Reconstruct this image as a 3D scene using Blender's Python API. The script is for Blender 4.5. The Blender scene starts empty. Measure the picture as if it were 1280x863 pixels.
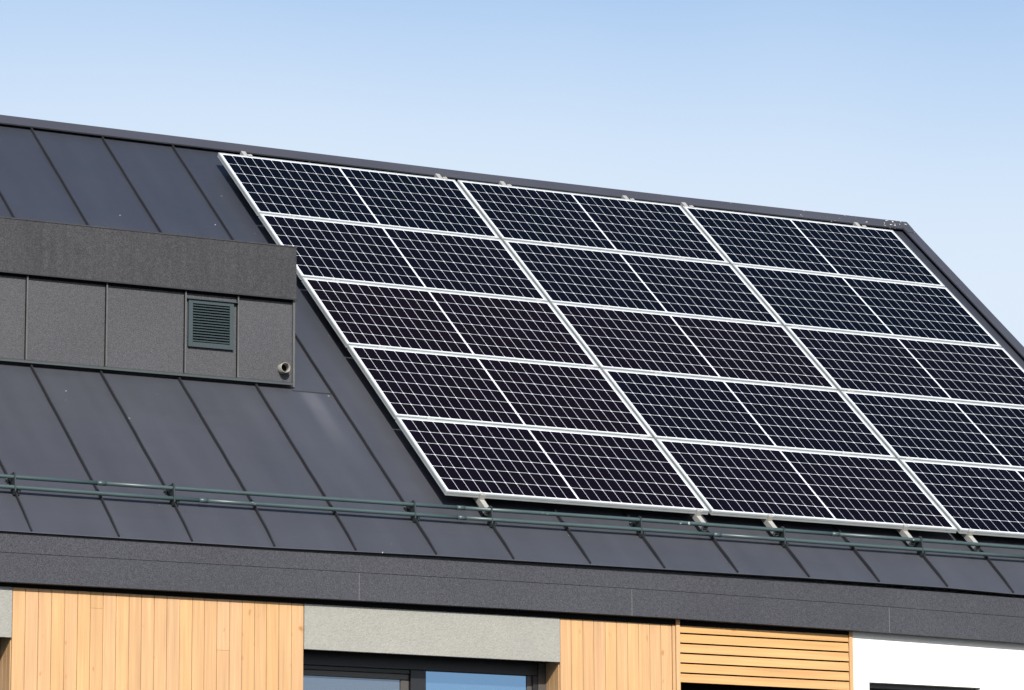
import bpy, bmesh, math, random
from mathutils import Vector, Matrix
random.seed(7)
sc = bpy.context.scene
COL = sc.collection

# ------------------------------------------------------------------ camera
GZ = 5.7                                    # height of the array's lower edge above the ground
cam_d = bpy.data.cameras.new('camera'); cam = bpy.data.objects.new('camera', cam_d); COL.objects.link(cam)
cam_d.sensor_width = 36.0; cam_d.lens = 138.9; cam_d.clip_start = 0.5; cam_d.clip_end = 20000
FWD = Vector((0.454961, 0.870823, 0.186219)).normalized()
UP = Vector((-0.081695, -0.167417, 0.982495)); RIGHT = FWD.cross(UP).normalized(); UP = RIGHT.cross(FWD).normalized()
cam.matrix_world = Matrix(((RIGHT.x, UP.x, -FWD.x, -12.092), (RIGHT.y, UP.y, -FWD.y, -24.128),
                           (RIGHT.z, UP.z, -FWD.z, -4.101 + GZ), (0, 0, 0, 1)))
sc.camera = cam

# ------------------------------------------------------------------ sky, sun, exposure
SUN = Vector((-0.258, -0.813, 0.522)).normalized()
el = math.asin(SUN.z); az = math.atan2(SUN.x, SUN.y)
w = bpy.data.worlds.new('World'); sc.world = w; w.use_nodes = True
nt = w.node_tree; nt.nodes.clear()
sky = nt.nodes.new('ShaderNodeTexSky'); sky.sky_type = 'NISHITA'; sky.sun_disc = False
sky.sun_elevation = el; sky.sun_rotation = az
sky.altitude = 0; sky.air_density = 1.0; sky.dust_density = 2.2; sky.ozone_density = 2.5
bg = nt.nodes.new('ShaderNodeBackground'); bg.inputs['Strength'].default_value = 0.121
wo = nt.nodes.new('ShaderNodeOutputWorld')
# thin high haze: whitens the air towards the horizon and in soft patches
wtc = nt.nodes.new('ShaderNodeTexCoord'); wsp = nt.nodes.new('ShaderNodeSeparateXYZ'); nt.links.new(wtc.outputs['Generated'], wsp.inputs[0])
wno = nt.nodes.new('ShaderNodeTexNoise'); wno.inputs['Scale'].default_value = 2.6; wno.inputs['Detail'].default_value = 3; nt.links.new(wtc.outputs['Generated'], wno.inputs['Vector'])
wma = nt.nodes.new('ShaderNodeMath'); wma.operation = 'MULTIPLY_ADD'; wma.inputs[1].default_value = -.09; nt.links.new(wno.outputs['Fac'], wma.inputs[0]); nt.links.new(wsp.outputs['Z'], wma.inputs[2])
wmr = nt.nodes.new('ShaderNodeMapRange'); wmr.interpolation_type = 'SMOOTHSTEP'
wmr.inputs['From Min'].default_value = .155; wmr.inputs['From Max'].default_value = .265; wmr.inputs['To Min'].default_value = 1.0; wmr.inputs['To Max'].default_value = .0
nt.links.new(wma.outputs[0], wmr.inputs[0])
wmx = nt.nodes.new('ShaderNodeMix'); wmx.data_type = 'RGBA'; nt.links.new(wmr.outputs[0], wmx.inputs['Factor']); nt.links.new(sky.outputs[0], wmx.inputs['A'])
wmx.inputs['B'].default_value = (4.4, 5.05, 5.85, 1)
nt.links.new(wmx.outputs['Result'], bg.inputs[0]); nt.links.new(bg.outputs[0], wo.inputs[0])
sd = bpy.data.lights.new('sun', 'SUN'); sd.energy = 5.0; sd.angle = math.radians(0.5); sd.color = (1.0, 0.95, 0.87)
so = bpy.data.objects.new('sun', sd); COL.objects.link(so); so.location = (0, -20, 30)
so.rotation_euler = SUN.to_track_quat('Z', 'Y').to_euler()
sc.view_settings.view_transform = 'Standard'; sc.view_settings.look = 'None'
sc.view_settings.gamma = 1; sc.view_settings.exposure = 0.45

# ------------------------------------------------------------------ helpers
def material(name, base, rough=0.5, metal=0.0, spec=0.5, var=None, bump=None, extra=None, ior=None):
    """var = list of (noise scale xyz, amount, detail); bump = list of (scale xyz, strength m)"""
    m = bpy.data.materials.new(name); m.use_nodes = True
    t = m.node_tree; b = t.nodes['Principled BSDF']; N = t.nodes; Lk = t.links
    b.inputs['Roughness'].default_value = rough; b.inputs['Metallic'].default_value = metal
    b.inputs['Specular IOR Level'].default_value = spec
    if ior: b.inputs['IOR'].default_value = ior
    tc = N.new('ShaderNodeTexCoord'); src = tc.outputs['Object']
    rgb = N.new('ShaderNodeRGB'); rgb.outputs[0].default_value = (*base, 1); col = rgb.outputs[0]
    for sc_, amt, det in (var or []):
        mp = N.new('ShaderNodeMapping'); mp.inputs['Scale'].default_value = sc_; Lk.new(src, mp.inputs[0])
        no = N.new('ShaderNodeTexNoise'); no.inputs['Scale'].default_value = 1; no.inputs['Detail'].default_value = det
        Lk.new(mp.outputs[0], no.inputs['Vector'])
        mr = N.new('ShaderNodeMapRange'); mr.inputs['From Min'].default_value = 0.25; mr.inputs['From Max'].default_value = 0.75
        mr.inputs['To Min'].default_value = 1 - amt; mr.inputs['To Max'].default_value = 1 + amt
        Lk.new(no.outputs['Fac'], mr.inputs[0])
        vm = N.new('ShaderNodeVectorMath'); vm.operation = 'SCALE'; Lk.new(col, vm.inputs[0]); Lk.new(mr.outputs[0], vm.inputs['Scale'])
        col = vm.outputs[0]
    if extra: col = extra(t, src, col)
    Lk.new(col, b.inputs['Base Color'])
    prev = None
    for sc_, dist, det in (bump or []):
        mp = N.new('ShaderNodeMapping'); mp.inputs['Scale'].default_value = sc_; Lk.new(src, mp.inputs[0])
        no = N.new('ShaderNodeTexNoise'); no.inputs['Scale'].default_value = 1; no.inputs['Detail'].default_value = det
        Lk.new(mp.outputs[0], no.inputs['Vector'])
        bp = N.new('ShaderNodeBump'); bp.inputs['Strength'].default_value = 1; bp.inputs['Distance'].default_value = dist
        Lk.new(no.outputs['Fac'], bp.inputs['Height'])
        if prev: Lk.new(prev, bp.inputs['Normal'])
        prev = bp.outputs[0]
    if prev: Lk.new(prev, b.inputs['Normal'])
    return m

def spots(scale, lo, hi, colr, density=None):
    """small pale flecks (droppings, chips, lichen) where a noise peaks; density = (axis, from, to)"""
    def f(t, src, col):
        N = t.nodes; Lk = t.links
        no = N.new('ShaderNodeTexNoise'); no.inputs['Scale'].default_value = scale; no.inputs['Detail'].default_value = 2
        Lk.new(src, no.inputs['Vector'])
        val = no.outputs['Fac']
        n2 = N.new('ShaderNodeTexNoise'); n2.inputs['Scale'].default_value = scale * 0.11; n2.inputs['Detail'].default_value = 1
        Lk.new(src, n2.inputs['Vector'])
        ad = N.new('ShaderNodeMath'); ad.operation = 'MULTIPLY_ADD'; ad.inputs[1].default_value = 0.35; ad.inputs[2].default_value = -0.175
        Lk.new(n2.outputs['Fac'], ad.inputs[0])
        a2 = N.new('ShaderNodeMath'); a2.operation = 'ADD'; Lk.new(val, a2.inputs[0]); Lk.new(ad.outputs[0], a2.inputs[1]); val = a2.outputs[0]
        if density:
            sp = N.new('ShaderNodeSeparateXYZ'); Lk.new(src, sp.inputs[0])
            mr = N.new('ShaderNodeMapRange'); mr.inputs['From Min'].default_value = density[1]; mr.inputs['From Max'].default_value = density[2]
            mr.inputs['To Min'].default_value = 0; mr.inputs['To Max'].default_value = density[3]
            Lk.new(sp.outputs[density[0]], mr.inputs[0])
            a3 = N.new('ShaderNodeMath'); a3.operation = 'ADD'; Lk.new(val, a3.inputs[0]); Lk.new(mr.outputs[0], a3.inputs[1]); val = a3.outputs[0]
        rm = N.new('ShaderNodeMapRange'); rm.inputs['From Min'].default_value = lo; rm.inputs['From Max'].default_value = hi
        Lk.new(val, rm.inputs[0])
        mx = N.new('ShaderNodeMix'); mx.data_type = 'RGBA'
        Lk.new(rm.outputs[0], mx.inputs['Factor']); Lk.new(col, mx.inputs['A']); mx.inputs['B'].default_value = (*colr, 1)
        return mx.outputs['Result']
    return f

class MB:
    """collects solids in one mesh"""
    def __init__(s): s.bm = bmesh.new(); s.mats = []
    def mi(s, m):
        if m not in s.mats: s.mats.append(m)
        return s.mats.index(m)
    def hexa(s, P, m):                       # 8 corners: bottom ring 0-3, top ring 4-7
        v = [s.bm.verts.new(p) for p in P]; k = s.mi(m)
        for f in ((3, 2, 1, 0), (4, 5, 6, 7), (0, 1, 5, 4), (1, 2, 6, 5), (2, 3, 7, 6), (3, 0, 4, 7)):
            fc = s.bm.faces.new([v[i] for i in f]); fc.material_index = k
    def box(s, x0, x1, y0, y1, z0, z1, m, T=None):
        P = [Vector(p) for p in ((x0, y0, z0), (x1, y0, z0), (x1, y1, z0), (x0, y1, z0), (x0, y0, z1), (x1, y0, z1), (x1, y1, z1), (x0, y1, z1))]
        if T: P = [T(*p) for p in P]
        s.hexa(P, m)
    def prism(s, prof, xs, m, T):            # profile (a,b) list swept over stations xs: T(x,a,b)
        k = s.mi(m); rings = [[s.bm.verts.new(T(x, a, b)) for a, b in prof] for x in xs]
        n = len(prof)
        for r0, r1 in zip(rings, rings[1:]):
            for i in range(n):
                f = s.bm.faces.new((r0[i], r1[i], r1[(i + 1) % n], r0[(i + 1) % n])); f.material_index = k
        s.bm.faces.new(rings[0]).material_index = k; s.bm.faces.new(list(reversed(rings[-1]))).material_index = k
    def tube(s, pts, r, m, n=14, cap=True):
        k = s.mi(m); rings = []
        d = (pts[-1] - pts[0]).normalized(); a = d.cross(Vector((0, 0.3, 1))).normalized(); b = d.cross(a)
        rr = r if isinstance(r, (list, tuple)) else [r] * len(pts)
        for p, q in zip(pts, rr): rings.append([s.bm.verts.new(p + (a * math.cos(2 * math.pi * i / n) + b * math.sin(2 * math.pi * i / n)) * q) for i in range(n)])
        for r0, r1 in zip(rings, rings[1:]):
            for i in range(n):
                f = s.bm.faces.new((r0[i], r0[(i + 1) % n], r1[(i + 1) % n], r1[i])); f.material_index = k; f.smooth = True
        if cap:
            s.bm.faces.new(rings[0]).material_index = k; s.bm.faces.new(rings[-1]).material_index = k
    def sheet(s, pts, m):
        f = s.bm.faces.new([s.bm.verts.new(p) for p in pts]); f.material_index = s.mi(m)
    def build(s, name, parent=None, bevel=0):
        bmesh.ops.recalc_face_normals(s.bm, faces=s.bm.faces)
        me = bpy.data.meshes.new(name); s.bm.to_mesh(me); s.bm.free()
        for m in s.mats: me.materials.append(m)
        o = bpy.data.objects.new(name, me); COL.objects.link(o)
        if parent: o.parent = parent
        if bevel:
            b = o.modifiers.new('bevel', 'BEVEL'); b.width = bevel; b.segments = 1; b.limit_method = 'ANGLE'; b.angle_limit = math.radians(50)
        return o

def empty(name, loc, label=None, cat=None, group=None):
    o = bpy.data.objects.new(name, None); COL.objects.link(o); o.location = loc; o.empty_display_size = 0.3
    tag(o, label, cat, group); return o
def tag(o, label=None, cat=None, group=None, kind=None):
    if label: o['label'] = label
    if cat: o['category'] = cat
    if group: o['group'] = group
    if kind: o['kind'] = kind
    return o

# ------------------------------------------------------------------ frames of reference
PI_ = math.radians(39.198); H = 0.118                    # roof pitch; array plane above the roof sheet
VV = Vector((0, math.cos(PI_), math.sin(PI_))); NN = Vector((0, -math.sin(PI_), math.cos(PI_))); XX = Vector((1, 0, 0))
ORG = Vector((0, 0, GZ))
def roofp(x, v, w=0.0): return ORG + XX * x + VV * v + NN * (w - H)      # w above the roof sheet
def lerp(tab, x):
    if x <= tab[0][0]: return tab[0][1]
    for (a, p), (b, q) in zip(tab, tab[1:]):
        if x <= b: return p + (q - p) * (x - a) / (b - a)
    return tab[-1][1]
def Wp(x, y, z): return Vector((x, y, z + GZ))           # building coordinates

XL, XR = -9.0, 6.62                                      # roof sheet from left end to right verge
DRIPW = [(-9, -.024), (-3.2, -.024), (-2.08, -.022), (-1.5, -.021), (-.9, -.011), (-.3, -.002), (.3, 0), (1.5, .006), (2.64, .009), (3.8, .003), (4.4, -.014), (6.7, -.03)]
RIDGEV = [(-9, .16), (-1.7, .075), (0, .045), (1.05, .025), (2.5, 0), (4.4, -.010), (6.7, 0)]
FASZ = [(-9, -.03), (-3.39, -.012), (-1.5, -.004), (.3, .003), (1.5, .003), (3.0, -.01), (4.5, -.031), (6.7, -.06)]
VD, VR = -0.69, 5.475

# ------------------------------------------------------------------ materials
def chalk(t, src, col):                                   # a pale chalky run below the dormer's corner + specks
    N = t.nodes; Lk = t.links
    # sheets turn a little darker and bluer with height, towards the ridge
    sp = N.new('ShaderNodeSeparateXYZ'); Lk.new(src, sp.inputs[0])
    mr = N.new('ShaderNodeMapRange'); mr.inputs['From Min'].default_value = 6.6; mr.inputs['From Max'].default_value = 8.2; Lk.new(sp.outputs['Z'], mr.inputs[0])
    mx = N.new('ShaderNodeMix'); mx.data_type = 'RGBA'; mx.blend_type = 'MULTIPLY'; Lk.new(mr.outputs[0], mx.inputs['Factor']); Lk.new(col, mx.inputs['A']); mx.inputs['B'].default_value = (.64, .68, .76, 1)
    # the narrow chalky run that starts below the dormer's right corner
    ml = N.new('ShaderNodeMath'); ml.operation = 'ADD'; ml.inputs[1].default_value = .50; Lk.new(sp.outputs['X'], ml.inputs[0])
    ab = N.new('ShaderNodeMath'); ab.operation = 'ABSOLUTE'; Lk.new(ml.outputs[0], ab.inputs[0])
    m2 = N.new('ShaderNodeMapRange'); m2.interpolation_type = 'SMOOTHSTEP'; m2.inputs['From Min'].default_value = .02; m2.inputs['From Max'].default_value = .10; m2.inputs['To Min'].default_value = 1; m2.inputs['To Max'].default_value = 0; Lk.new(ab.outputs[0], m2.inputs[0])
    m3 = N.new('ShaderNodeMapRange'); m3.interpolation_type = 'SMOOTHSTEP'; m3.inputs['From Min'].default_value = 5.9; m3.inputs['From Max'].default_value = 6.50; Lk.new(sp.outputs['Z'], m3.inputs[0])
    m4 = N.new('ShaderNodeMath'); m4.operation = 'LESS_THAN'; m4.inputs[1].default_value = 6.54; Lk.new(sp.outputs['Z'], m4.inputs[0])
    m5 = N.new('ShaderNodeMath'); m5.operation = 'MULTIPLY'; Lk.new(m2.outputs[0], m5.inputs[0]); Lk.new(m3.outputs[0], m5.inputs[1])
    m6 = N.new('ShaderNodeMath'); m6.operation = 'MULTIPLY'; Lk.new(m5.outputs[0], m6.inputs[0]); Lk.new(m4.outputs[0], m6.inputs[1])
    m7 = N.new('ShaderNodeMath'); m7.operation = 'MULTIPLY'; m7.inputs[1].default_value = .22; Lk.new(m6.outputs[0], m7.inputs[0])
    my = N.new('ShaderNodeMix'); my.data_type = 'RGBA'; Lk.new(m7.outputs[0], my.inputs['Factor']); Lk.new(mx.outputs['Result'], my.inputs['A']); my.inputs['B'].default_value = (.16, .165, .18, 1)
    return spots(34, .815, .84, (.42, .42, .40))(t, src, my.outputs['Result'])
M_roof = material('anthracite_sheet', (.040, .043, .053), .42, 0, .45, var=[((.55, .55, .55), .10, 3), ((7, .8, .8), .09, 3)],
                  bump=[((1.1, 2.2, 2.2), .03, 2), ((5, 5, 5), .0015, 2)], extra=chalk)
M_cap = material('anthracite_flashing', (.042, .044, .054), .45, 0, .45, var=[((1.5, 3, 3), .12, 4)], bump=[((3, 3, 3), .003, 2)],
                 extra=spots(38, .80, .82, (.60, .60, .55), (0, 5.2, 6.6, .14)))
M_joint = material('pale_sealant', (.14, .14, .14), .6, 0, .3)
M_verge = material('anthracite_verge', (.040, .042, .053), .45, 0, .45, var=[((1.5, 3, 3), .12, 4)], bump=[((3, 3, 3), .003, 2)])
M_seam = material('seam_sheet', (.018, .019, .023), .5, 0, .4, var=[((3, 3, 3), .15, 3)])
M_gran = material('grained_metal', (.037, .039, .048), .75, 0, .3, var=[((1.2, 1.2, 1.2), .12, 4), ((150, 150, 150), .62, 2), ((40, 40, 40), .16, 3)],
                  bump=[((160, 160, 160), .0016, 2)])
M_gran2 = material('grained_cladding', (.052, .053, .060), .75, 0, .3, var=[((1.4, 1.4, 1.4), .10, 4), ((150, 150, 150), .62, 2), ((40, 40, 40), .16, 3)],
                   bump=[((160, 160, 160), .0016, 2)])
def streaks(t, src, col):
    N = t.nodes; Lk = t.links
    mp = N.new('ShaderNodeMapping'); mp.inputs['Scale'].default_value = (28, 1, 1.3); Lk.new(src, mp.inputs[0])
    no = N.new('ShaderNodeTexNoise'); no.inputs['Scale'].default_value = 1; no.inputs['Detail'].default_value = 3; Lk.new(mp.outputs[0], no.inputs['Vector'])
    mr = N.new('ShaderNodeMapRange'); mr.inputs['From Min'].default_value = .3; mr.inputs['From Max'].default_value = .7
    mr.inputs['To Min'].default_value = .86; mr.inputs['To Max'].default_value = 1.1; Lk.new(no.outputs['Fac'], mr.inputs[0])
    vm = N.new('ShaderNodeVectorMath'); vm.operation = 'SCALE'; Lk.new(col, vm.inputs[0]); Lk.new(mr.outputs[0], vm.inputs['Scale'])
    return vm.outputs[0]
M_dfas = material('grained_dormer_fascia', (.030, .031, .0355), .72, 0, .3, var=[((1.6, 1.6, 1.6), .14, 4), ((150, 150, 150), .6, 2), ((40, 40, 40), .16, 3)],
                  bump=[((160, 160, 160), .0016, 2)], extra=streaks)
M_green = material('painted_green_grey', (.038, .062, .066), .4, 0, .5, var=[((4, 9, 9), .12, 3)], extra=spots(30, .78, .82, (.30, .36, .32)))
M_brk = material('dark_painted_steel', (.016, .022, .025), .45, 0, .5, var=[((9, 9, 9), .15, 3)])
M_louv = material('slate_blue_paint', (.024, .038, .043), .45, 0, .5, var=[((6, 6, 6), .06, 2)])
M_flash = material('green_grey_flashing', (.038, .047, .050), .45, 0, .5, var=[((4, 9, 9), .12, 3)])
M_trim = material('light_edge_strip', (.072, .075, .076), .5, 0, .4, var=[((9, 9, 9), .18, 3)])
M_alu = material('anodised_aluminium', (.33, .355, .365), .38, .0, .5, var=[((6, 6, 6), .06, 3)])
M_rail = material('mill_aluminium', (.29, .288, .272), .45, .0, .5, var=[((8, 8, 8), .12, 3)])
M_back = material('white_backsheet', (.54, .57, .62), .35, 0, .5)
M_black = material('black_void_and_shade', (.006, .006, .007), .8, 0, .1)
M_frame = material('dark_window_frame', (.009, .0095, .012), .4, 0, .5, var=[((5, 5, 5), .1, 2)])
M_sash = material('brown_grey_sash', (.055, .050, .046), .4, 0, .5, var=[((5, 5, 5), .1, 2)])
M_stucco = material('grey_render', (.238, .237, .220), .9, 0, .2, var=[((3, 3, 3), .04, 3), ((60, 60, 60), .09, 3)], bump=[((75, 75, 75), .004, 3)])
M_white = material('white_render', (.76, .75, .73), .9, 0, .2, var=[((2, 2, 2), .02, 3)], bump=[((90, 90, 90), .0015, 3)])
M_batten = material('brown_timber_backing', (.22, .11, .045), .8, 0, .2, var=[((20, 20, 2), .1, 2)])
M_pipe = material('cream_plastic', (.21, .20, .18), .4, 0, .5, var=[((30, 30, 30), .1, 2)])
M_conc = material('hidden_wall_render', (.5, .5, .48), .9, 0, .2, var=[((1, 1, 1), .06, 3)])

def wood(name, base, vertical=True):
    g = (34, 34, 1.1) if vertical else (1.1, 34, 34)
    g2 = (160, 160, 3.5) if vertical else (3.5, 160, 160)
    def ex(t, src, col):
        N = t.nodes; Lk = t.links
        # board tone: stored per board in a colour attribute
        at = N.new('ShaderNodeAttribute'); at.attribute_name = 'tone'
        vm = N.new('ShaderNodeVectorMath'); vm.operation = 'MULTIPLY'; Lk.new(col, vm.inputs[0]); Lk.new(at.outputs['Color'], vm.inputs[1])
        # knots
        no = N.new('ShaderNodeTexNoise'); no.inputs['Scale'].default_value = 1; no.inputs['Detail'].default_value = 1
        mp = N.new('ShaderNodeMapping'); mp.inputs['Scale'].default_value = (17, 17, 9) if vertical else (9, 17, 17); Lk.new(src, mp.inputs[0])
        Lk.new(mp.outputs[0], no.inputs['Vector'])
        mr = N.new('ShaderNodeMapRange'); mr.inputs['From Min'].default_value = .70; mr.inputs['From Max'].default_value = .80; Lk.new(no.outputs['Fac'], mr.inputs[0])
        mx = N.new('ShaderNodeMix'); mx.data_type = 'RGBA'; Lk.new(mr.outputs[0], mx.inputs['Factor']); Lk.new(vm.outputs[0], mx.inputs['A'])
        mx.inputs['B'].default_value = (base[0] * .72, base[1] * .55, base[2] * .40, 1)
        return mx.outputs['Result']
    return material(name, base, .6, 0, .3, var=[(g, .14, 5), (g2, .10, 3), ((9, 9, 1.6) if vertical else (1.6, 9, 9), .06, 3)], bump=[(g2, .0006, 3)], extra=ex)
M_wood = wood('pale_larch', (.425, .260, .134))
M_wood2 = wood('golden_larch', (.430, .248, .106), False)

def tone_object(o, boards_faces):
    """boards_faces: faces per solid (6) -> one random tone each"""
    me = o.data; ca = me.color_attributes.new('tone', 'FLOAT_COLOR', 'CORNER')
    i = 0
    for p in me.polygons:
        b = p.index // boards_faces
        rnd = random.Random(b * 17 + len(me.polygons))
        k = rnd.uniform(.965, 1.045); r = rnd.uniform(-.02, .03)
        for li in p.loop_indices: ca.data[li].color = (k * (1 + r * .4), k, k * (1 - r * 3), 1)

def cellmat():
    m = bpy.data.materials.new('solar_cell'); m.use_nodes = True
    t = m.node_tree; b = t.nodes['Principled BSDF']; N = t.nodes; Lk = t.links
    oi = N.new('ShaderNodeObjectInfo'); cr = N.new('ShaderNodeValToRGB')
    cr.color_ramp.elements[0].color = (.0005, .0016, .0052, 1); cr.color_ramp.elements[1].color = (.0030, .0015, .0036, 1)
    Lk.new(oi.outputs['Color'], cr.inputs[0])
    tc = N.new('ShaderNodeTexCoord'); no = N.new('ShaderNodeTexNoise'); no.inputs['Scale'].default_value = 9; Lk.new(tc.outputs['Object'], no.inputs['Vector'])
    # fine busbars along the long side
    sp = N.new('ShaderNodeSeparateXYZ'); Lk.new(tc.outputs['Object'], sp.inputs[0])
    ml = N.new('ShaderNodeMath'); ml.operation = 'MULTIPLY'; ml.inputs[1].default_value = 1 / .0183; Lk.new(sp.outputs['Y'], ml.inputs[0])
    fr = N.new('ShaderNodeMath'); fr.operation = 'FRACT'; Lk.new(ml.outputs[0], fr.inputs[0])
    lt = N.new('ShaderNodeMath'); lt.operation = 'LESS_THAN'; lt.inputs[1].default_value = .07; Lk.new(fr.outputs[0], lt.inputs[0])
    mr = N.new('ShaderNodeMapRange'); mr.inputs['To Min'].default_value = .6; mr.inputs['To Max'].default_value = 1.4; Lk.new(no.outputs['Fac'], mr.inputs[0])
    vm = N.new('ShaderNodeVectorMath'); vm.operation = 'SCALE'; Lk.new(cr.outputs[0], vm.inputs[0]); Lk.new(mr.outputs[0], vm.inputs['Scale'])
    mx = N.new('ShaderNodeMix'); mx.data_type = 'RGBA'; Lk.new(lt.outputs[0], mx.inputs['Factor']); Lk.new(vm.outputs[0], mx.inputs['A']); mx.inputs['B'].default_value = (.007, .007, .009, 1)
    Lk.new(mx.outputs['Result'], b.inputs['Base Color'])
    b.inputs['Roughness'].default_value = .16; b.inputs['Specular IOR Level'].default_value = .5; b.inputs['IOR'].default_value = 1.08
    return m
M_cell = cellmat()

def glassmat(name, tint, rough, refl):
    m = bpy.data.materials.new(name); m.use_nodes = True
    t = m.node_tree; b = t.nodes['Principled BSDF']; N = t.nodes; Lk = t.links
    b.inputs['Base Color'].default_value = (*tint, 1); b.inputs['Roughness'].default_value = rough
    b.inputs['Metallic'].default_value = refl; b.inputs['Specular IOR Level'].default_value = .6
    tc = N.new('ShaderNodeTexCoord'); no = N.new('ShaderNodeTexNoise'); no.inputs['Scale'].default_value = .9; Lk.new(tc.outputs['Object'], no.inputs['Vector'])
    bp = N.new('ShaderNodeBump'); bp.inputs['Distance'].default_value = .01; Lk.new(no.outputs['Fac'], bp.inputs['Height']); Lk.new(bp.outputs[0], b.inputs['Normal'])
    return m
M_glass = glassmat('coated_window_glass', (.24, .39, .56), .03, .9)
M_glass2 = glassmat('window_glass_over_curtain', (.19, .235, .29), .12, .75)

# ------------------------------------------------------------------ setting: ground
g = MB()
def groundcol(t, src, col):
    return col
M_ground = material('grass_and_gravel', (.05, .052, .045), .95, 0, .2, var=[((.05, .05, .05), .3, 4), ((2, 2, 2), .25, 4)])
g.sheet([Vector((-6000, -6000, 0)), Vector((6000, -6000, 0)), Vector((6000, 6000, 0)), Vector((-6000, 6000, 0))], M_ground)
tag(g.build('ground'), kind='structure')

# ================================================================== THE HOUSE
house = empty('house', (0, 0, 0), 'large house with anthracite standing seam metal roof, dormer and larch cladding', 'house')

# roof: both slopes, with standing seams; the seams are the sheet's own pattern
SEAMS = [-8.6, -8.0, -7.4, -6.8, -6.2, -5.6, -5.0, -4.4, -3.8, -3.2, -2.6, -2.085, -1.495, -.905, -.31, .28, .875, 1.46, 2.05, 2.636, 3.225, 3.81, 4.39, 4.98, 5.57, 6.16]
r = MB()
stx = sorted(set([XL, XR] + [x for x, _ in DRIPW if XL < x < XR] + SEAMS))
def dripw(x): return lerp(DRIPW, x)
def vtop(x): return VR + .02 + lerp(RIDGEV, x)
k = r.mi(M_roof)
rows = [(-.69, 1.0), (-.45, .45), (-.1, 0), (1.469, 0), (3.6, 0), (None, 0)]
grid = []
for v, kk in rows:
    grid.append([r.bm.verts.new(roofp(x, vtop(x) if v is None else v, dripw(x) * kk)) for x in stx])
for a, b in zip(grid, grid[1:]):
    for i in range(len(stx) - 1):
        r.bm.faces.new((a[i], a[i + 1], b[i + 1], b[i])).material_index = k
# turned-down drip lip, 9 mm high and hemmed back
lip = [[r.bm.verts.new(roofp(x, VD, dripw(x)) + Vector((0, dy, dz))) for x in stx] for dy, dz in ((0.0, 0.0), (-.002, -.005), (.05, -.008))]
for a, b in zip(lip, lip[1:]):
    for i in range(len(stx) - 1): r.bm.faces.new((a[i], a[i + 1], b[i + 1], b[i])).material_index = k
# rear slope
PK = roofp(0, VR + .02, 0)
for i in range(len(stx) - 1):
    a, b = stx[i], stx[i + 1]
    A, B = roofp(a, vtop(a)), roofp(b, vtop(b))
    r.sheet([A, B, Vector((b, A.y + 6.0, A.z - 4.9)), Vector((a, A.y + 6.0, A.z - 4.9))], M_roof)
roof = r.build('roof', house)

def seam_run(m, x, v0, v1, wob=.0015):
    n = max(2, int((v1 - v0) / .16)); prev = None; k = m.mi(M_seam)
    rings = []
    for i in range(n + 1):
        v = v0 + (v1 - v0) * i / n; kk = 0
        dw = dripw(x) * max(0, min(1, (-.1 - v) / .59)) if v < -.1 else 0
        o = random.uniform(-wob, wob)
        hgt = .024 if i else .014
        rings.append([m.bm.verts.new(roofp(x + o + a, v, dw + b)) for a, b in ((-.006, -.002), (-.0035, hgt), (.0035, hgt + .001), (.005, -.002))])
    for r0, r1 in zip(rings, rings[1:]):
        for j in range(3): m.bm.faces.new((r0[j], r0[j + 1], r1[j + 1], r1[j])).material_index = k
    m.bm.faces.new(rings[0]).material_index = k; m.bm.faces.new(list(reversed(rings[-1]))).material_index = k
s = MB()
for x in SEAMS:
    if x < -.62:      # interrupted by the dormer
        seam_run(s, x, VD + .004, 1.50); seam_run(s, x, 3.25, vtop(x) - .05)
    else: seam_run(s, x, VD + .004, vtop(x) - .05)
# cross seam to the right of the dormer, and the laps of the sheets
s.prism([(1.462, -.001), (1.466, .006), (1.474, .004), (1.474, -.001)], [-.62, -.31], M_seam, lambda x, a, b: roofp(x, a, b))
seam_o = s.build('standing_seams', roof)

# ridge cap: thin sheet standing over a recessed riser, so a dark slot runs under it
c = MB()
CX = [XL, -5, -1.7, 0, 1.05, 2.5, 4.4, 5.6, 6.672]
def capT(x, a, b):
    p = roofp(x, VR + lerp(RIDGEV, x) + a, 0); return p + NN * b
c.prism([(-.137, .027), (-.137, .038), (.0, .042), (.0, .030)], CX, M_cap, capT)
def capB(x, a, b):
    p = roofp(x, VR + lerp(RIDGEV, x), .042); return p + Vector((0, a, b))
c.prism([(.0, 0), (.0, -.012), (.13, -.112), (.13, -.10)], CX, M_cap, capB)
c.prism([(-.095, -.002), (-.095, .0275), (-.01, .0300), (-.01, -.002)], CX[:-1] + [6.60], M_seam, capT)
c.build('ridge_cap', roof)
# right verge trim
vg = MB()
VS = [VD - .02, 1.0, 3.0, VR - .139]
vg.box(6.565, 6.668, 0, 1, 0, 1, M_verge, lambda x, a, b: roofp(x, VD - .02 + a * (VR - .1375 - VD + .02), .026 + b * .012))
vg.box(6.615, 6.668, 0, 1, 0, 1, M_seam, lambda x, a, b: roofp(x, VD - .02 + a * (VR - .02 - VD + .02), -.25 + b * .2755))
# diagonal seam piece closing the corner between ridge and verge
vg.box(6.572, 6.662, 0, 1, 0, 1, M_cap, lambda x, a, b: roofp(x, VR - .21 + a * .10, .0385 + b * .004))
vg.build('verge_trim', roof)

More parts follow.
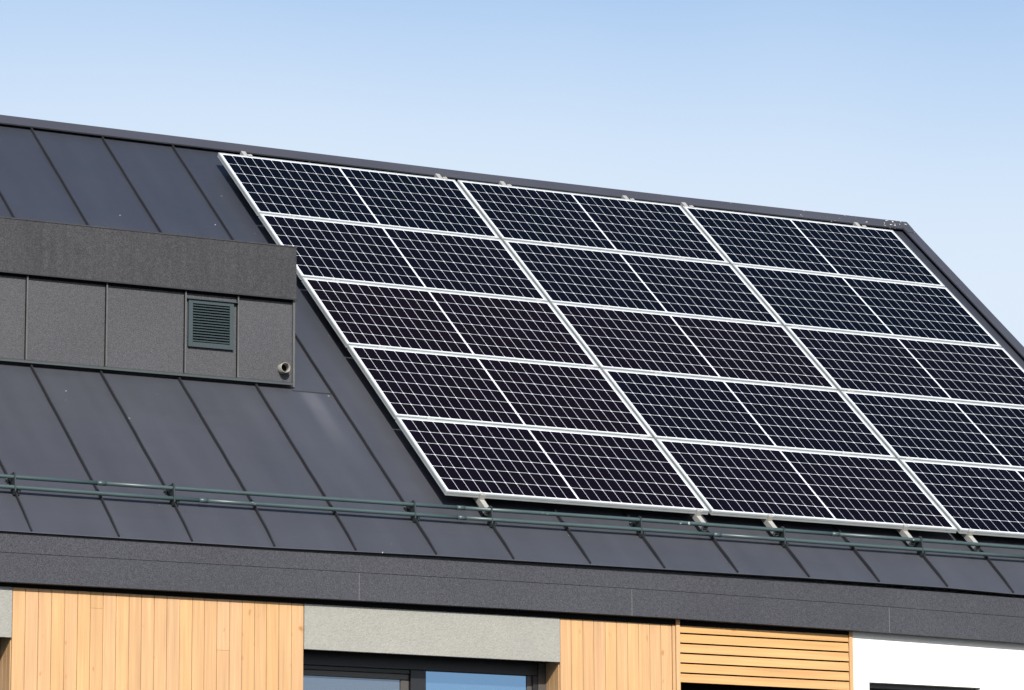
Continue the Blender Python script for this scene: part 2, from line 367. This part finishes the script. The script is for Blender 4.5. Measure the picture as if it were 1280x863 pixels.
# eave fascia: grained metal, a short upper strip and a taller lower board with vertical joints
YF = -.425; YW = YF + .07
def fz(x): return lerp(FASZ, x)
FX = [XL] + [x for x, _ in FASZ if XL < x < 6.6] + [6.64]; FX = sorted(set(FX))
f = MB()
JO = [-7.2, -5.1, -.87, 1.215, 3.325, 5.43]
ss = sorted(set(FX))
f.prism([(.012, -.53), (.0, -.54), (.0, -.672), (.04, -.672), (.04, -.53)], ss, M_gran, lambda x, a, b: Wp(x, YF + a, b + fz(x)))
edges = [XL] + JO + [6.64]
for a, b in zip(edges, edges[1:]):
    st = [a + .0012] + [x for x in FX if a < x < b] + [b - .0012]
    f.prism([(-.003, -.6755), (-.003, -.862), (.060, -.862), (.060, -.6755)], st, M_gran, lambda x, p, q: Wp(x, YF + p, q + fz(x)))
for x in JO: f.box(x - .0014, x + .0014, YF - .0036, YF + .04, -.8615 + fz(x), -.6765 + fz(x), M_joint, Wp)
fas = f.build('eave_fascia', roof)

f = MB(); f.box(XL, 3.055, YW - .006, YW + .019, -.897, -.79, M_black, Wp); f.build('eave_shade_strip', roof)  # black strip on the wall top paints in the shade under the eave fascia
# walls --------------------------------------------------------------
XG = 6.45
wl = MB()      # carcass behind the facade, gable and rear walls
zt = -.60
wl.box(XL + .3, -5.25, YW + .03, YW + .25, -5.7, zt, M_conc, Wp)
wl.box(-3.29, -1.238, YW + .022, YW + .25, -5.7, -.80, M_batten, Wp)
wl.box(.687, 1.62, YW + .022, YW + .25, -5.7, -.80, M_batten, Wp)
wl.box(-5.25, -3.29, YW + .02, YW + .25, -1.19, -.80, M_conc, Wp)
wl.box(-1.238, .687, YW + .02, YW + .25, -1.175, -.80, M_conc, Wp)
wl.box(-5.25, -3.29, YW + .03, YW + .25, -5.7, -3.45, M_conc, Wp)
wl.box(-1.238, .687, YW + .03, YW + .25, -5.7, -3.45, M_conc, Wp)
wl.box(XG - .25, XG, YW + .26, 8.2, -5.7, -.6, M_white, Wp)
wl.box(XL + .3, XL + .55, YW + .26, 8.2, -5.7, -.6, M_conc, Wp)
wl.box(XL + .3, XG, 8.2, 8.45, -5.7, -.9, M_conc, Wp)
# gable triangles
for x0, x1 in ((XG - .25, XG), (XL + .3, XL + .55)):
    P = [(YW + .26, -.6), (8.2, -.6), (4.34, 3.2)]
    a = [wl.bm.verts.new(Wp(x0, y, z)) for y, z in P]; b = [wl.bm.verts.new(Wp(x1, y, z)) for y, z in P]; kk = wl.mi(M_white)
    for q in (a, list(reversed(b)), (a[0], b[0], b[1], a[1]), (a[1], b[1], b[2], a[2]), (a[2], b[2], b[0], a[0])): wl.bm.faces.new(q).material_index = kk
wl.build('wall', house)

def boards(x0, x1, n, z0, z1, name, parent, y=None, dark_gap=.0026):
    """vertical boards with a fine groove between; widths vary a little; some boards are end-jointed"""
    m = MB(); wdt = (x1 - x0) / n; xs = [x0 + i * wdt + (random.uniform(-.002, .002) if 0 < i < n else 0) for i in range(n + 1)]
    for i in range(n):
        cuts = [z0, z1] if random.random() < .72 else [z0, random.uniform(-1.25, -.95) if random.random() < .6 else random.uniform(z0 + .3, -1.4), z1]
        for a, b in zip(cuts, cuts[1:]):
            yo = random.uniform(0, .0012)
            m.box(xs[i] + dark_gap / 2, xs[i + 1] - dark_gap / 2, (y or YW) + yo, (y or YW) + .02, a + (.0004 if a > z0 else 0), b, M_wood, Wp)
    o = m.build(name, parent, bevel=.0015); tone_object(o, 6); return o
clad = boards(-3.287, -1.241, 23, -5.6, -.815, 'timber_cladding', house)
tag(clad, 'pale vertical larch boards between two windows')
clad2 = boards(.690, 1.572, 10, -5.6, -.815, 'timber_cladding', house)
tag(clad2, 'narrow field of pale vertical larch boards right of the window')
m = MB(); m.box(1.575, 1.598, YW - .003, YW + .02, -5.6, -.815, M_wood, Wp); m.box(1.600, 1.632, YW - .012, YW + .19, -5.6, -.82, M_wood, Wp)
o = m.build('corner_batten', clad2, .002); tone_object(o, 6)

# slatted screen ------------------------------------------------------
m = MB(); z = -.905 - .069
zs = [-.953 - .0693 * i for i in range(-2, 6)]
for i, zg in enumerate(zs[:-1]):
    z1_, z0_ = zg - .0045, zs[i + 1] + .0045
    tilt = .004
    P = [(1.634, YW - .004, z0_), (3.022, YW - .004, z0_), (3.022, YW + .022, z0_ + .004), (1.634, YW + .022, z0_ + .004),
         (1.634, YW + tilt, z1_), (3.022, YW + tilt, z1_), (3.022, YW + .022, z1_), (1.634, YW + .022, z1_)]
    m.hexa([Wp(*p) for p in P], M_wood2)
scr = m.build('slatted_screen', house, .0015); tone_object(scr, 6)
tag(scr, 'golden horizontal larch slats above a dark opening')
m = MB(); m.box(3.024, 3.054, YW - .010, YW + .19, -3.4, -.82, M_wood, Wp); o = m.build('corner_batten', scr, .002); tone_object(o, 6)
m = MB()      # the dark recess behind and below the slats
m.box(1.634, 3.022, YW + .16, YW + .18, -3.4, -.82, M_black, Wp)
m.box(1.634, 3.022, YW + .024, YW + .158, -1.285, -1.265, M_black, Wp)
m.build('recess_backing', scr)
m = MB(); m.box(1.62, 3.056, YW + .025, YW + .25, -5.7, -3.42, M_white, Wp); m.build('parapet_wall', house)

# white rendered wall with a window recess
m = MB()
m.box(3.057, 3.190, YW, YW + .25, -5.69, -.82, M_white, Wp)
m.box(3.190, 4.142, YW, YW + .25, -1.228, -.82, M_white, Wp)
m.box(4.142, XG - .002, YW, YW + .255, -5.69, -.82, M_white, Wp)
m.box(3.190, 4.142, YW, YW + .25, -5.69, -3.2, M_white, Wp)
tag(m.build('rendered_wall', house), 'bright white rendered wall at the right end')

def window(x0, x1, ztop, ylint, name, left_sash=True, depth=.21, blind=True):
    """recessed window with grey rendered blind box above it"""
    yb = YW + depth
    fr = MB(); zb = -3.45
    # outer frame
    fr.box(x0 + .002, x1 - .062, yb, yb + .07, ztop - .07, ztop + .06, M_frame, Wp)
    fr.box(x0 + .002, x0 + .03, yb, yb + .07, zb, ztop - .0705, M_frame, Wp)
    xm = x0 + .47 * (x1 - x0) + .07
    fr.box(xm - .085, xm + .03, yb - .002, yb + .07, zb, ztop - .071, M_frame, Wp)
    fr.box(x1 - .100, x1 - .062, yb, yb + .07, zb, ztop - .0705, M_frame, Wp)
    fr.box(x0 + .03, x1 - .10, yb, yb + .07, zb, zb + .09, M_frame, Wp)
    fr.box(x0 + .03, xm - .085, yb + .012, yb + .068, ztop - .10, ztop - .0715, M_frame, Wp)
    wo_ = fr.build('window', house, .003)
    # left opening sash
    sh = MB(); a, b, t = x0 + .031, xm - .087, ztop - .101
    for q in ((a, b, t - .038, t), (a, b, zb + .092, zb + .17)): sh.box(q[0], q[1], yb + .022, yb + .06, q[2], q[3], M_sash, Wp)
    for q in ((a, a + .012), (b - .062, b)): sh.box(q[0], q[1], yb + .024, yb + .058, zb + .1705, t - .0385, M_sash, Wp)
    sa = sh.build('sash', wo_, .003)
    gl = MB(); gl.box(a + .013, b - .063, yb + .036, yb + .046, zb + .171, t - .039, M_glass2, Wp); gl.build('glass_pane', wo_)
    gl = MB(); gl.box(xm + .031, x1 - .137, yb + .030, yb + .040, zb + .091, ztop - .0705, M_glass, Wp); gl.build('glass_pane', wo_)
    jb = MB(); jb.box(x1 - .136, x1 - .101, yb + .02, yb + .06, zb + .091, ztop - .071, M_sash, Wp); jb.build('sash_stile', wo_)
    # grey guide strip between frame and right reveal
    gs = MB(); gs.box(x1 - .061, x1 - .002, yb - .004, yb + .06, zb, ztop + .05, M_sash, Wp); gs.build('blind_guide', wo_)
    # timber reveals
    for xa, xb in ((x1 - .002, x1 + .015), (x0 - .015, x0 + .001)):
        rv = MB()
        for d0, d1 in ((.0215, .085), (.0855, .150), (.1505, depth - .005)): rv.box(xa, xb, YW + d0, YW + d1, zb, ztop + .03, M_wood, Wp)
        ro = rv.build('timber_reveal', wo_, .002); tone_object(ro, 6)
    # blind box front and dark soffit
    bx = MB(); bx.box(x0 + .001, x1 - .001, YW - .004, YW + .018, ylint, -.815, M_stucco, Wp)
    bo = bx.build('blind_box', wo_, .002)
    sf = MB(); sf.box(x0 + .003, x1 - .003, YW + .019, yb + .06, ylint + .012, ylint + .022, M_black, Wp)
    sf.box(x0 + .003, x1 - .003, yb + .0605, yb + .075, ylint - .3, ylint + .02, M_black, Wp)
    sf.build('soffit', wo_)
    rm = MB(); rm.box(x0, x1, yb + .3, yb + .32, zb, ztop, M_black, Wp); rm.build('room_backing', wo_)
    return wo_
w1 = window(-1.239, .688, -1.205, -1.199, 'window'); tag(w1, 'wide two-pane window under the grey rendered blind box')
w2 = window(-5.22, -3.289, -1.228, -1.221, 'window'); tag(w2, 'window cut off by the left edge of the photo')
# window in the white wall
m = MB(); m.box(3.191, 4.141, YW + .06, YW + .10, -1.262, -1.2285, M_sash, Wp)
m.box(3.191, 4.141, YW + .17, YW + .2, -3.2, -1.2625, M_frame, Wp); 
w3 = m.build('window', house); tag(w3, 'dark recessed window in the white wall')

# dormer ---------------------------------------------------------------
DY = 1.253; DXR = -.600; DXL = -5.6
d = MB()
d.box(DXL, DXR, DY, 2.9, .80, 1.72, M_gran2, Wp)
dorm = d.build('dormer', house); tag(dorm, 'flat topped dormer clad in grained grey metal panels')
d = MB(); d.box(DXL - .02, DXR + .004, DY - .042, 3.1, 1.508, 1.888, M_dfas, Wp)
d.box(DXL - .03, DXR + .007, DY - .046, DY - .0422, 1.882, 1.893, M_dfas, Wp)
d.box(DXL - .03, DXR + .012, DY - .046, DY - .035, 1.499, 1.509, M_seam, Wp)
d.build('dormer_fascia', dorm, .003)
d = MB(); d.box(DXL, DXR - .001, DY - .004, DY + .002, 1.4855, 1.5075, M_black, Wp); d.build('dormer_shade_strip', dorm)  # fascia's shadow line on the dormer front, put in as a black strip
for x in (-5.0, -4.4, -3.81, -3.22, -2.632, -2.040, -1.443, -1.038): d = MB(); d.box(x - .005, x + .005, DY - .020, DY - .0005, .905, 1.4985, M_trim, Wp); d.box(x - .0085, x - .0055, DY - .012, DY - .0005, .905, 1.4985, M_black, Wp); d.build('panel_joint', dorm)
d = MB()
d.box(DXR - .012, DXR + .004, DY - .022, DY + .02, .868, 1.4985, M_trim, Wp)
d.build('corner_joint', dorm, .001)
# base flashing: a sloping sill with a dark slot below
d = MB()
P = [(.898, 0), (.907, -.004), (.872, -.045), (.866, -.045)]
d.prism([(-.004, .908), (-.055, .889), (-.055, .876), (-.045, .876), (.0, .896)], [DXL, DXR - .024], M_flash, lambda x, a, b: Wp(x, DY + a, b))
d.build('base_flashing', dorm)
# louvre: frame and slats
lx0, lx1, lz0, lz1 = -1.422, -1.075, 1.100, 1.443
lf = MB(); yl = DY - .022
lf.box(lx0, lx0 + .032, yl, DY, lz0, lz1 - .005, M_louv, Wp); lf.box(lx1 - .030, lx1, yl, DY, lz0, lz1 - .005, M_louv, Wp)
lf.box(lx0 + .0325, lx1 - .0305, yl, DY, lz0, lz0 + .034, M_louv, Wp); lf.box(lx0 + .0325, lx1 - .0305, yl, DY, lz1 - .03, lz1 - .006, M_louv, Wp)
lf.box(lx0 - .012, lx1 + .03, yl - .014, DY - .001, lz1 - .003, lz1 + .004, M_louv, Wp)
n = 14; a0, a1 = lz0 + .036, lz1 - .032
for i in range(n):
    zc = a0 + (a1 - a0) * (i + .5) / n
    P = [(lx0 + .033, yl + .001, zc - .0050), (lx1 - .031, yl + .001, zc - .0050), (lx1 - .031, yl + .016, zc + .006), (lx0 + .033, yl + .016, zc + .006),
         (lx0 + .033, yl + .001, zc - .001), (lx1 - .031, yl + .001, zc - .001), (lx1 - .031, yl + .016, zc + .009), (lx0 + .033, yl + .016, zc + .009)]
    lf.hexa([Wp(*p) for p in P], M_louv)
lf.box(lx0 + .033, lx1 - .031, DY - .0035, DY - .0005, lz0 + .0345, lz1 - .0305, M_black, Wp)
lo = lf.build('louvre_vent', dorm); tag(lo, 'slate blue louvred vent grille')
# overflow pipe stub
pp = MB(); cx, cz = -.688, .998; R0, R1 = .037, .033; n = 28
rings = []
k = pp.mi(M_pipe); kb = pp.mi(M_black)
for y, rr in ((DY, R0), (DY - .066, R0), (DY - .066, R1), (DY + .0, R1)):
    rings.append([pp.bm.verts.new(Wp(cx + rr * math.cos(2 * math.pi * i / n), y, cz + rr * math.sin(2 * math.pi * i / n))) for i in range(n)])
for a, b in zip(rings, rings[1:]):
    for i in range(n):
        q = pp.bm.faces.new((a[i], a[(i + 1) % n], b[(i + 1) % n], b[i])); q.material_index = k; q.smooth = True
pe = [pp.bm.verts.new(Wp(cx + .0325 * math.cos(2 * math.pi * i / n), DY - .004, cz + .0325 * math.sin(2 * math.pi * i / n))) for i in range(n)]
pp.bm.faces.new(pe).material_index = kb
po = pp.build('overflow_pipe', dorm); tag(po, 'short cream pipe stub near the right end of the dormer')

# ================================================================== SNOW GUARD
sg = empty('snow_guard', roofp(-1, -.26), 'green-grey double pipe snow guard along the lower roof edge', 'snow guard')
def gl(o):
    o.parent = sg; o.matrix_parent_inverse = Matrix.Translation(-Vector(sg.location)); return o
LV, LW, UV, UW = -.257, .052, -.199, .096
for (v_, w_), lens in (((UV, UW), [-8.8, -5.6, -2.62, .02, 3.05, 6.3]), ((LV, LW), [-8.8, -5.2, -1.9, .02, 2.05, 4.72, 6.3])):
    m = MB()
    for a, b in zip(lens, lens[1:]):
        pts = []; nseg = 6
        for i in range(nseg + 1):
            x = a + (b - a) * i / nseg
            pts.append(roofp(x, v_ + .002 * math.sin(x * 2.1 + v_ * 9), w_ + dripw(x) * .25 + .0015 * math.sin(x * 1.3)))
        m.tube(pts, .0143, M_green)
        m.tube([pts[0] - XX * .018, pts[0] + XX * .045], .0163, M_green, cap=True)
    gl(m.build('guard_pipe'))
for i, x in enumerate([-7.4, -6.2, -5.0, -4.4, -3.2, -2.085, -.31, .28, 1.46, 2.636, 3.81, 4.98, 6.16]):
    m = MB(); x -= .006
    T = lambda a, b, c: roofp(a, b, c)
    # upright plate (profile in v,w) with rounded head and a rear strut down to the seam
    prof = [(-.292, .010), (-.225, .010), (-.212, .042), (-.11, .030), (-.10, .045), (-.168, .100), (-.178, .118), (-.196, .124), (-.216, .116), (-.27, .062), (-.290, .040)]
    m.prism(prof, [x - .014, x - .003], M_brk, T)
    for sx in (-1, 1):   # seam clamp jaws and bolts
        m.box(x + .006 + sx * .014 - .007, x + .006 + sx * .014 + .007, -.285, -.225, .003, .032, M_brk, T)
        m.box(x + .006 + sx * .014 - .008, x + .006 + sx * .014 + .008, -.135, -.095, .003, .040, M_brk, T)
    for vb in (-.255, -.115):
        c0 = roofp(x + .006, vb, .022); m.tube([c0 - XX * .034, c0 + XX * .034], .0065, M_brk, n=6)
    gl(m.build('bracket', None, .0015))

# ================================================================== SOLAR ARRAY
W_, H_, GX, GY = 2.1015, 1.0135, .0266, .0215
RM = Matrix.Rotation(.0030, 4, NN) @ Matrix.Rotation(.004, 4, VV)      # the array sits a touch askew on the roof, as in the photo
TH = .035
BASIS = Matrix((XX, VV, NN)).transposed().to_4x4()
def arr_mat(u, v, w): return Matrix.Translation(ORG - XX * .020 - VV * .0395 + NN * .011) @ RM @ BASIS @ Matrix.Translation(Vector((u, v, w)))
# module meshes in their own coordinates: x along eave, y up slope, z = normal (0 = frame's top face)
fm = MB(); L_ = .011
fm.box(0, W_, 0, L_, -TH, 0, M_alu); fm.box(0, W_, H_ - L_, H_, -TH, 0, M_alu)
fm.box(0, L_, L_ + .0003, H_ - L_ - .0003, -TH, -.0002, M_alu); fm.box(W_ - L_, W_, L_ + .0003, H_ - L_ - .0003, -TH, -.0002, M_alu)
fm.box(L_, W_ - L_, L_, .03, -TH, -TH + .002, M_alu); fm.box(L_, W_ - L_, H_ - .03, H_ - L_, -TH, -TH + .002, M_alu)
# groove along the outer sides, as on extruded frames
fm.box(-.0012, 0.0002, .001, H_ - .001, -.016, -.0004, M_alu); fm.box(.001, W_ - .001, -.0012, .0002, -.016, -.0004, M_alu)
f_obj = fm.build('frame', None, .0008); f_me = f_obj
bm_ = MB(); bm_.box(L_ + .0002, W_ - L_ - .0002, L_ + .0002, H_ - L_ - .0002, -.008, -.0030, M_back)
b_obj = bm_.build('backsheet')
cm = MB(); k = cm.mi(M_cell)
mx_, my_ = .0245, .0235; mid = .0135; gap = .0034; ch = .0060
cw = (W_ - 2 * mx_ - mid) / 24; chh = (H_ - 2 * my_) / 6
for i in range(24):
    x0 = mx_ + i * cw + (mid if i >= 12 else 0)
    for j in range(6):
        y0 = my_ + j * chh
        a, b, c_, d_ = x0 + gap / 2, x0 + cw - gap / 2, y0 + .0024, y0 + chh - .0024
        P = [(a + ch, c_), (b - ch, c_), (b, c_ + ch), (b, d_ - ch), (b - ch, d_), (a + ch, d_), (a, d_ - ch), (a, c_ + ch)]
        cm.bm.faces.new([cm.bm.verts.new((p, q, -.0022)) for p, q in P]).material_index = k
c_obj = cm.build('solar_cells')
proto = (f_obj, b_obj, c_obj)
rowname = ['top row', 'second row', 'middle row', 'fourth row', 'bottom row']; colname = ['left column', 'middle column', 'right column']
neigh = {(0, 0): 'beside the ridge above the dormer', (4, 0): 'close to the snow guard', (0, 2): 'near the roof corner',
         (1, 0): 'partly hidden by the dormer corner', (2, 2): 'near the verge', (4, 2): 'cut by the picture edge'}
TONE = [[.15, .1, .0], [.45, .25, .05], [.95, .7, .5], [.95, .35, .3], [.85, .5, .4]]      # cell tint differs from module to module
first = True
for rI in range(5):
    for cI in range(3):
        M = arr_mat(cI * (W_ + GX), (4 - rI) * (H_ + GY), 0)
        e = empty('solar_panel', (0, 0, 0), 'silver framed solar panel in the %s, %s%s' % (rowname[rI], colname[cI], ', ' + neigh[(rI, cI)] if (rI, cI) in neigh else ' of the array'),
                  'solar panel', 'solar panels of the roof array')
        # tiny mounting errors, as on the real roof
        e.matrix_world = M @ Matrix.Translation(Vector((random.uniform(-.0015, .0015), random.uniform(-.001, .001), random.uniform(-.001, .001)))) @ Matrix.Rotation(random.uniform(-.0012, .0012), 4, 'X')
        for p in proto:
            o = p if first else p.copy()
            if not first: COL.objects.link(o)
            o.parent = e; tn = TONE[rI][cI] + random.uniform(-.08, .08); o.color = (tn, tn, tn, 1)
        first = False

# mounting rails, running up the slope under the panels, one on a seam each
RTOP = 5 * H_ + 4 * GY
def rail_y(u): return u
RA = [(.277, -.16, 'first from the left'), (2.015, -.16, 'second from the left'), (2.610, -.16, 'third from the left'),
      (3.772, -.16, 'fourth from the left'), (4.345, -.16, 'fifth from the left'), (6.072, -.16, 'sixth, near the right verge')]
for u, vb, nm in RA:
    e = empty('mounting_rail', (0, 0, 0), 'aluminium mounting rail under the solar panels, %s' % nm, 'mounting rail', 'rails carrying the solar panels')
    e.matrix_world = arr_mat(u, vb, -TH)
    m = MB(); Lr = RTOP - vb + .155
    # C profile: web, two walls, lips on top
    m.box(-.019, .019, 0, Lr, -.044, -.040, M_rail); m.box(-.019, -.0155, 0, Lr, -.0398, -.0005, M_rail); m.box(.0155, .019, 0, Lr, -.0398, -.0005, M_rail)
    m.box(-.0153, .0153, 0, Lr, -.0040, -.0006, M_rail)
    m.box(-.0153, .0153, 0, Lr, -.024, -.021, M_rail)
    m.build('rail_profile', e)
    # end clamps bottom and top
    for yy, sg_ in ((-vb, -1), (-vb + RTOP, 1)):
        m = MB(); o1 = yy + sg_ * .004; o2 = yy + sg_ * .022
        a, b = min(o1, o2), max(o1, o2)
        m.box(-.019, .019, a, b, .0005, TH + .001, M_rail)
        a2, b2 = min(yy - sg_ * .008, o2), max(yy - sg_ * .008, o2)
        m.box(-.019, .019, a2, b2, TH + .0015, TH + .0045, M_rail)
        m.tube([Vector((.004, (a + b) / 2, TH + .004)), Vector((.004, (a + b) / 2, TH + .010))], .0065, M_rail, n=6)
        m.build('end_clamp', e, .0012)
    for j in range(1, 5):
        yy = -vb + j * (H_ + GY) - GY / 2
        m = MB(); m.box(-.030, .030, yy - .013, yy + .013, TH + .0008, TH + .0035, M_rail); m.box(-.030, .030, yy - GY / 2 + .001, yy + GY / 2 - .001, .0005, TH + .0006, M_rail)
        m.tube([Vector((0, yy, TH + .003)), Vector((0, yy, TH + .008))], .0055, M_rail, n=6); m.build('mid_clamp', e, .0006)
    for j in range(6):
        yy = .32 + j * .99
        m = MB(); m.box(-.026, -.005, yy - .02, yy + .02, -.079, -.0445, M_rail); m.box(.005, .026, yy - .02, yy + .02, -.079, -.0445, M_rail)
        m.build('seam_clamp', e)
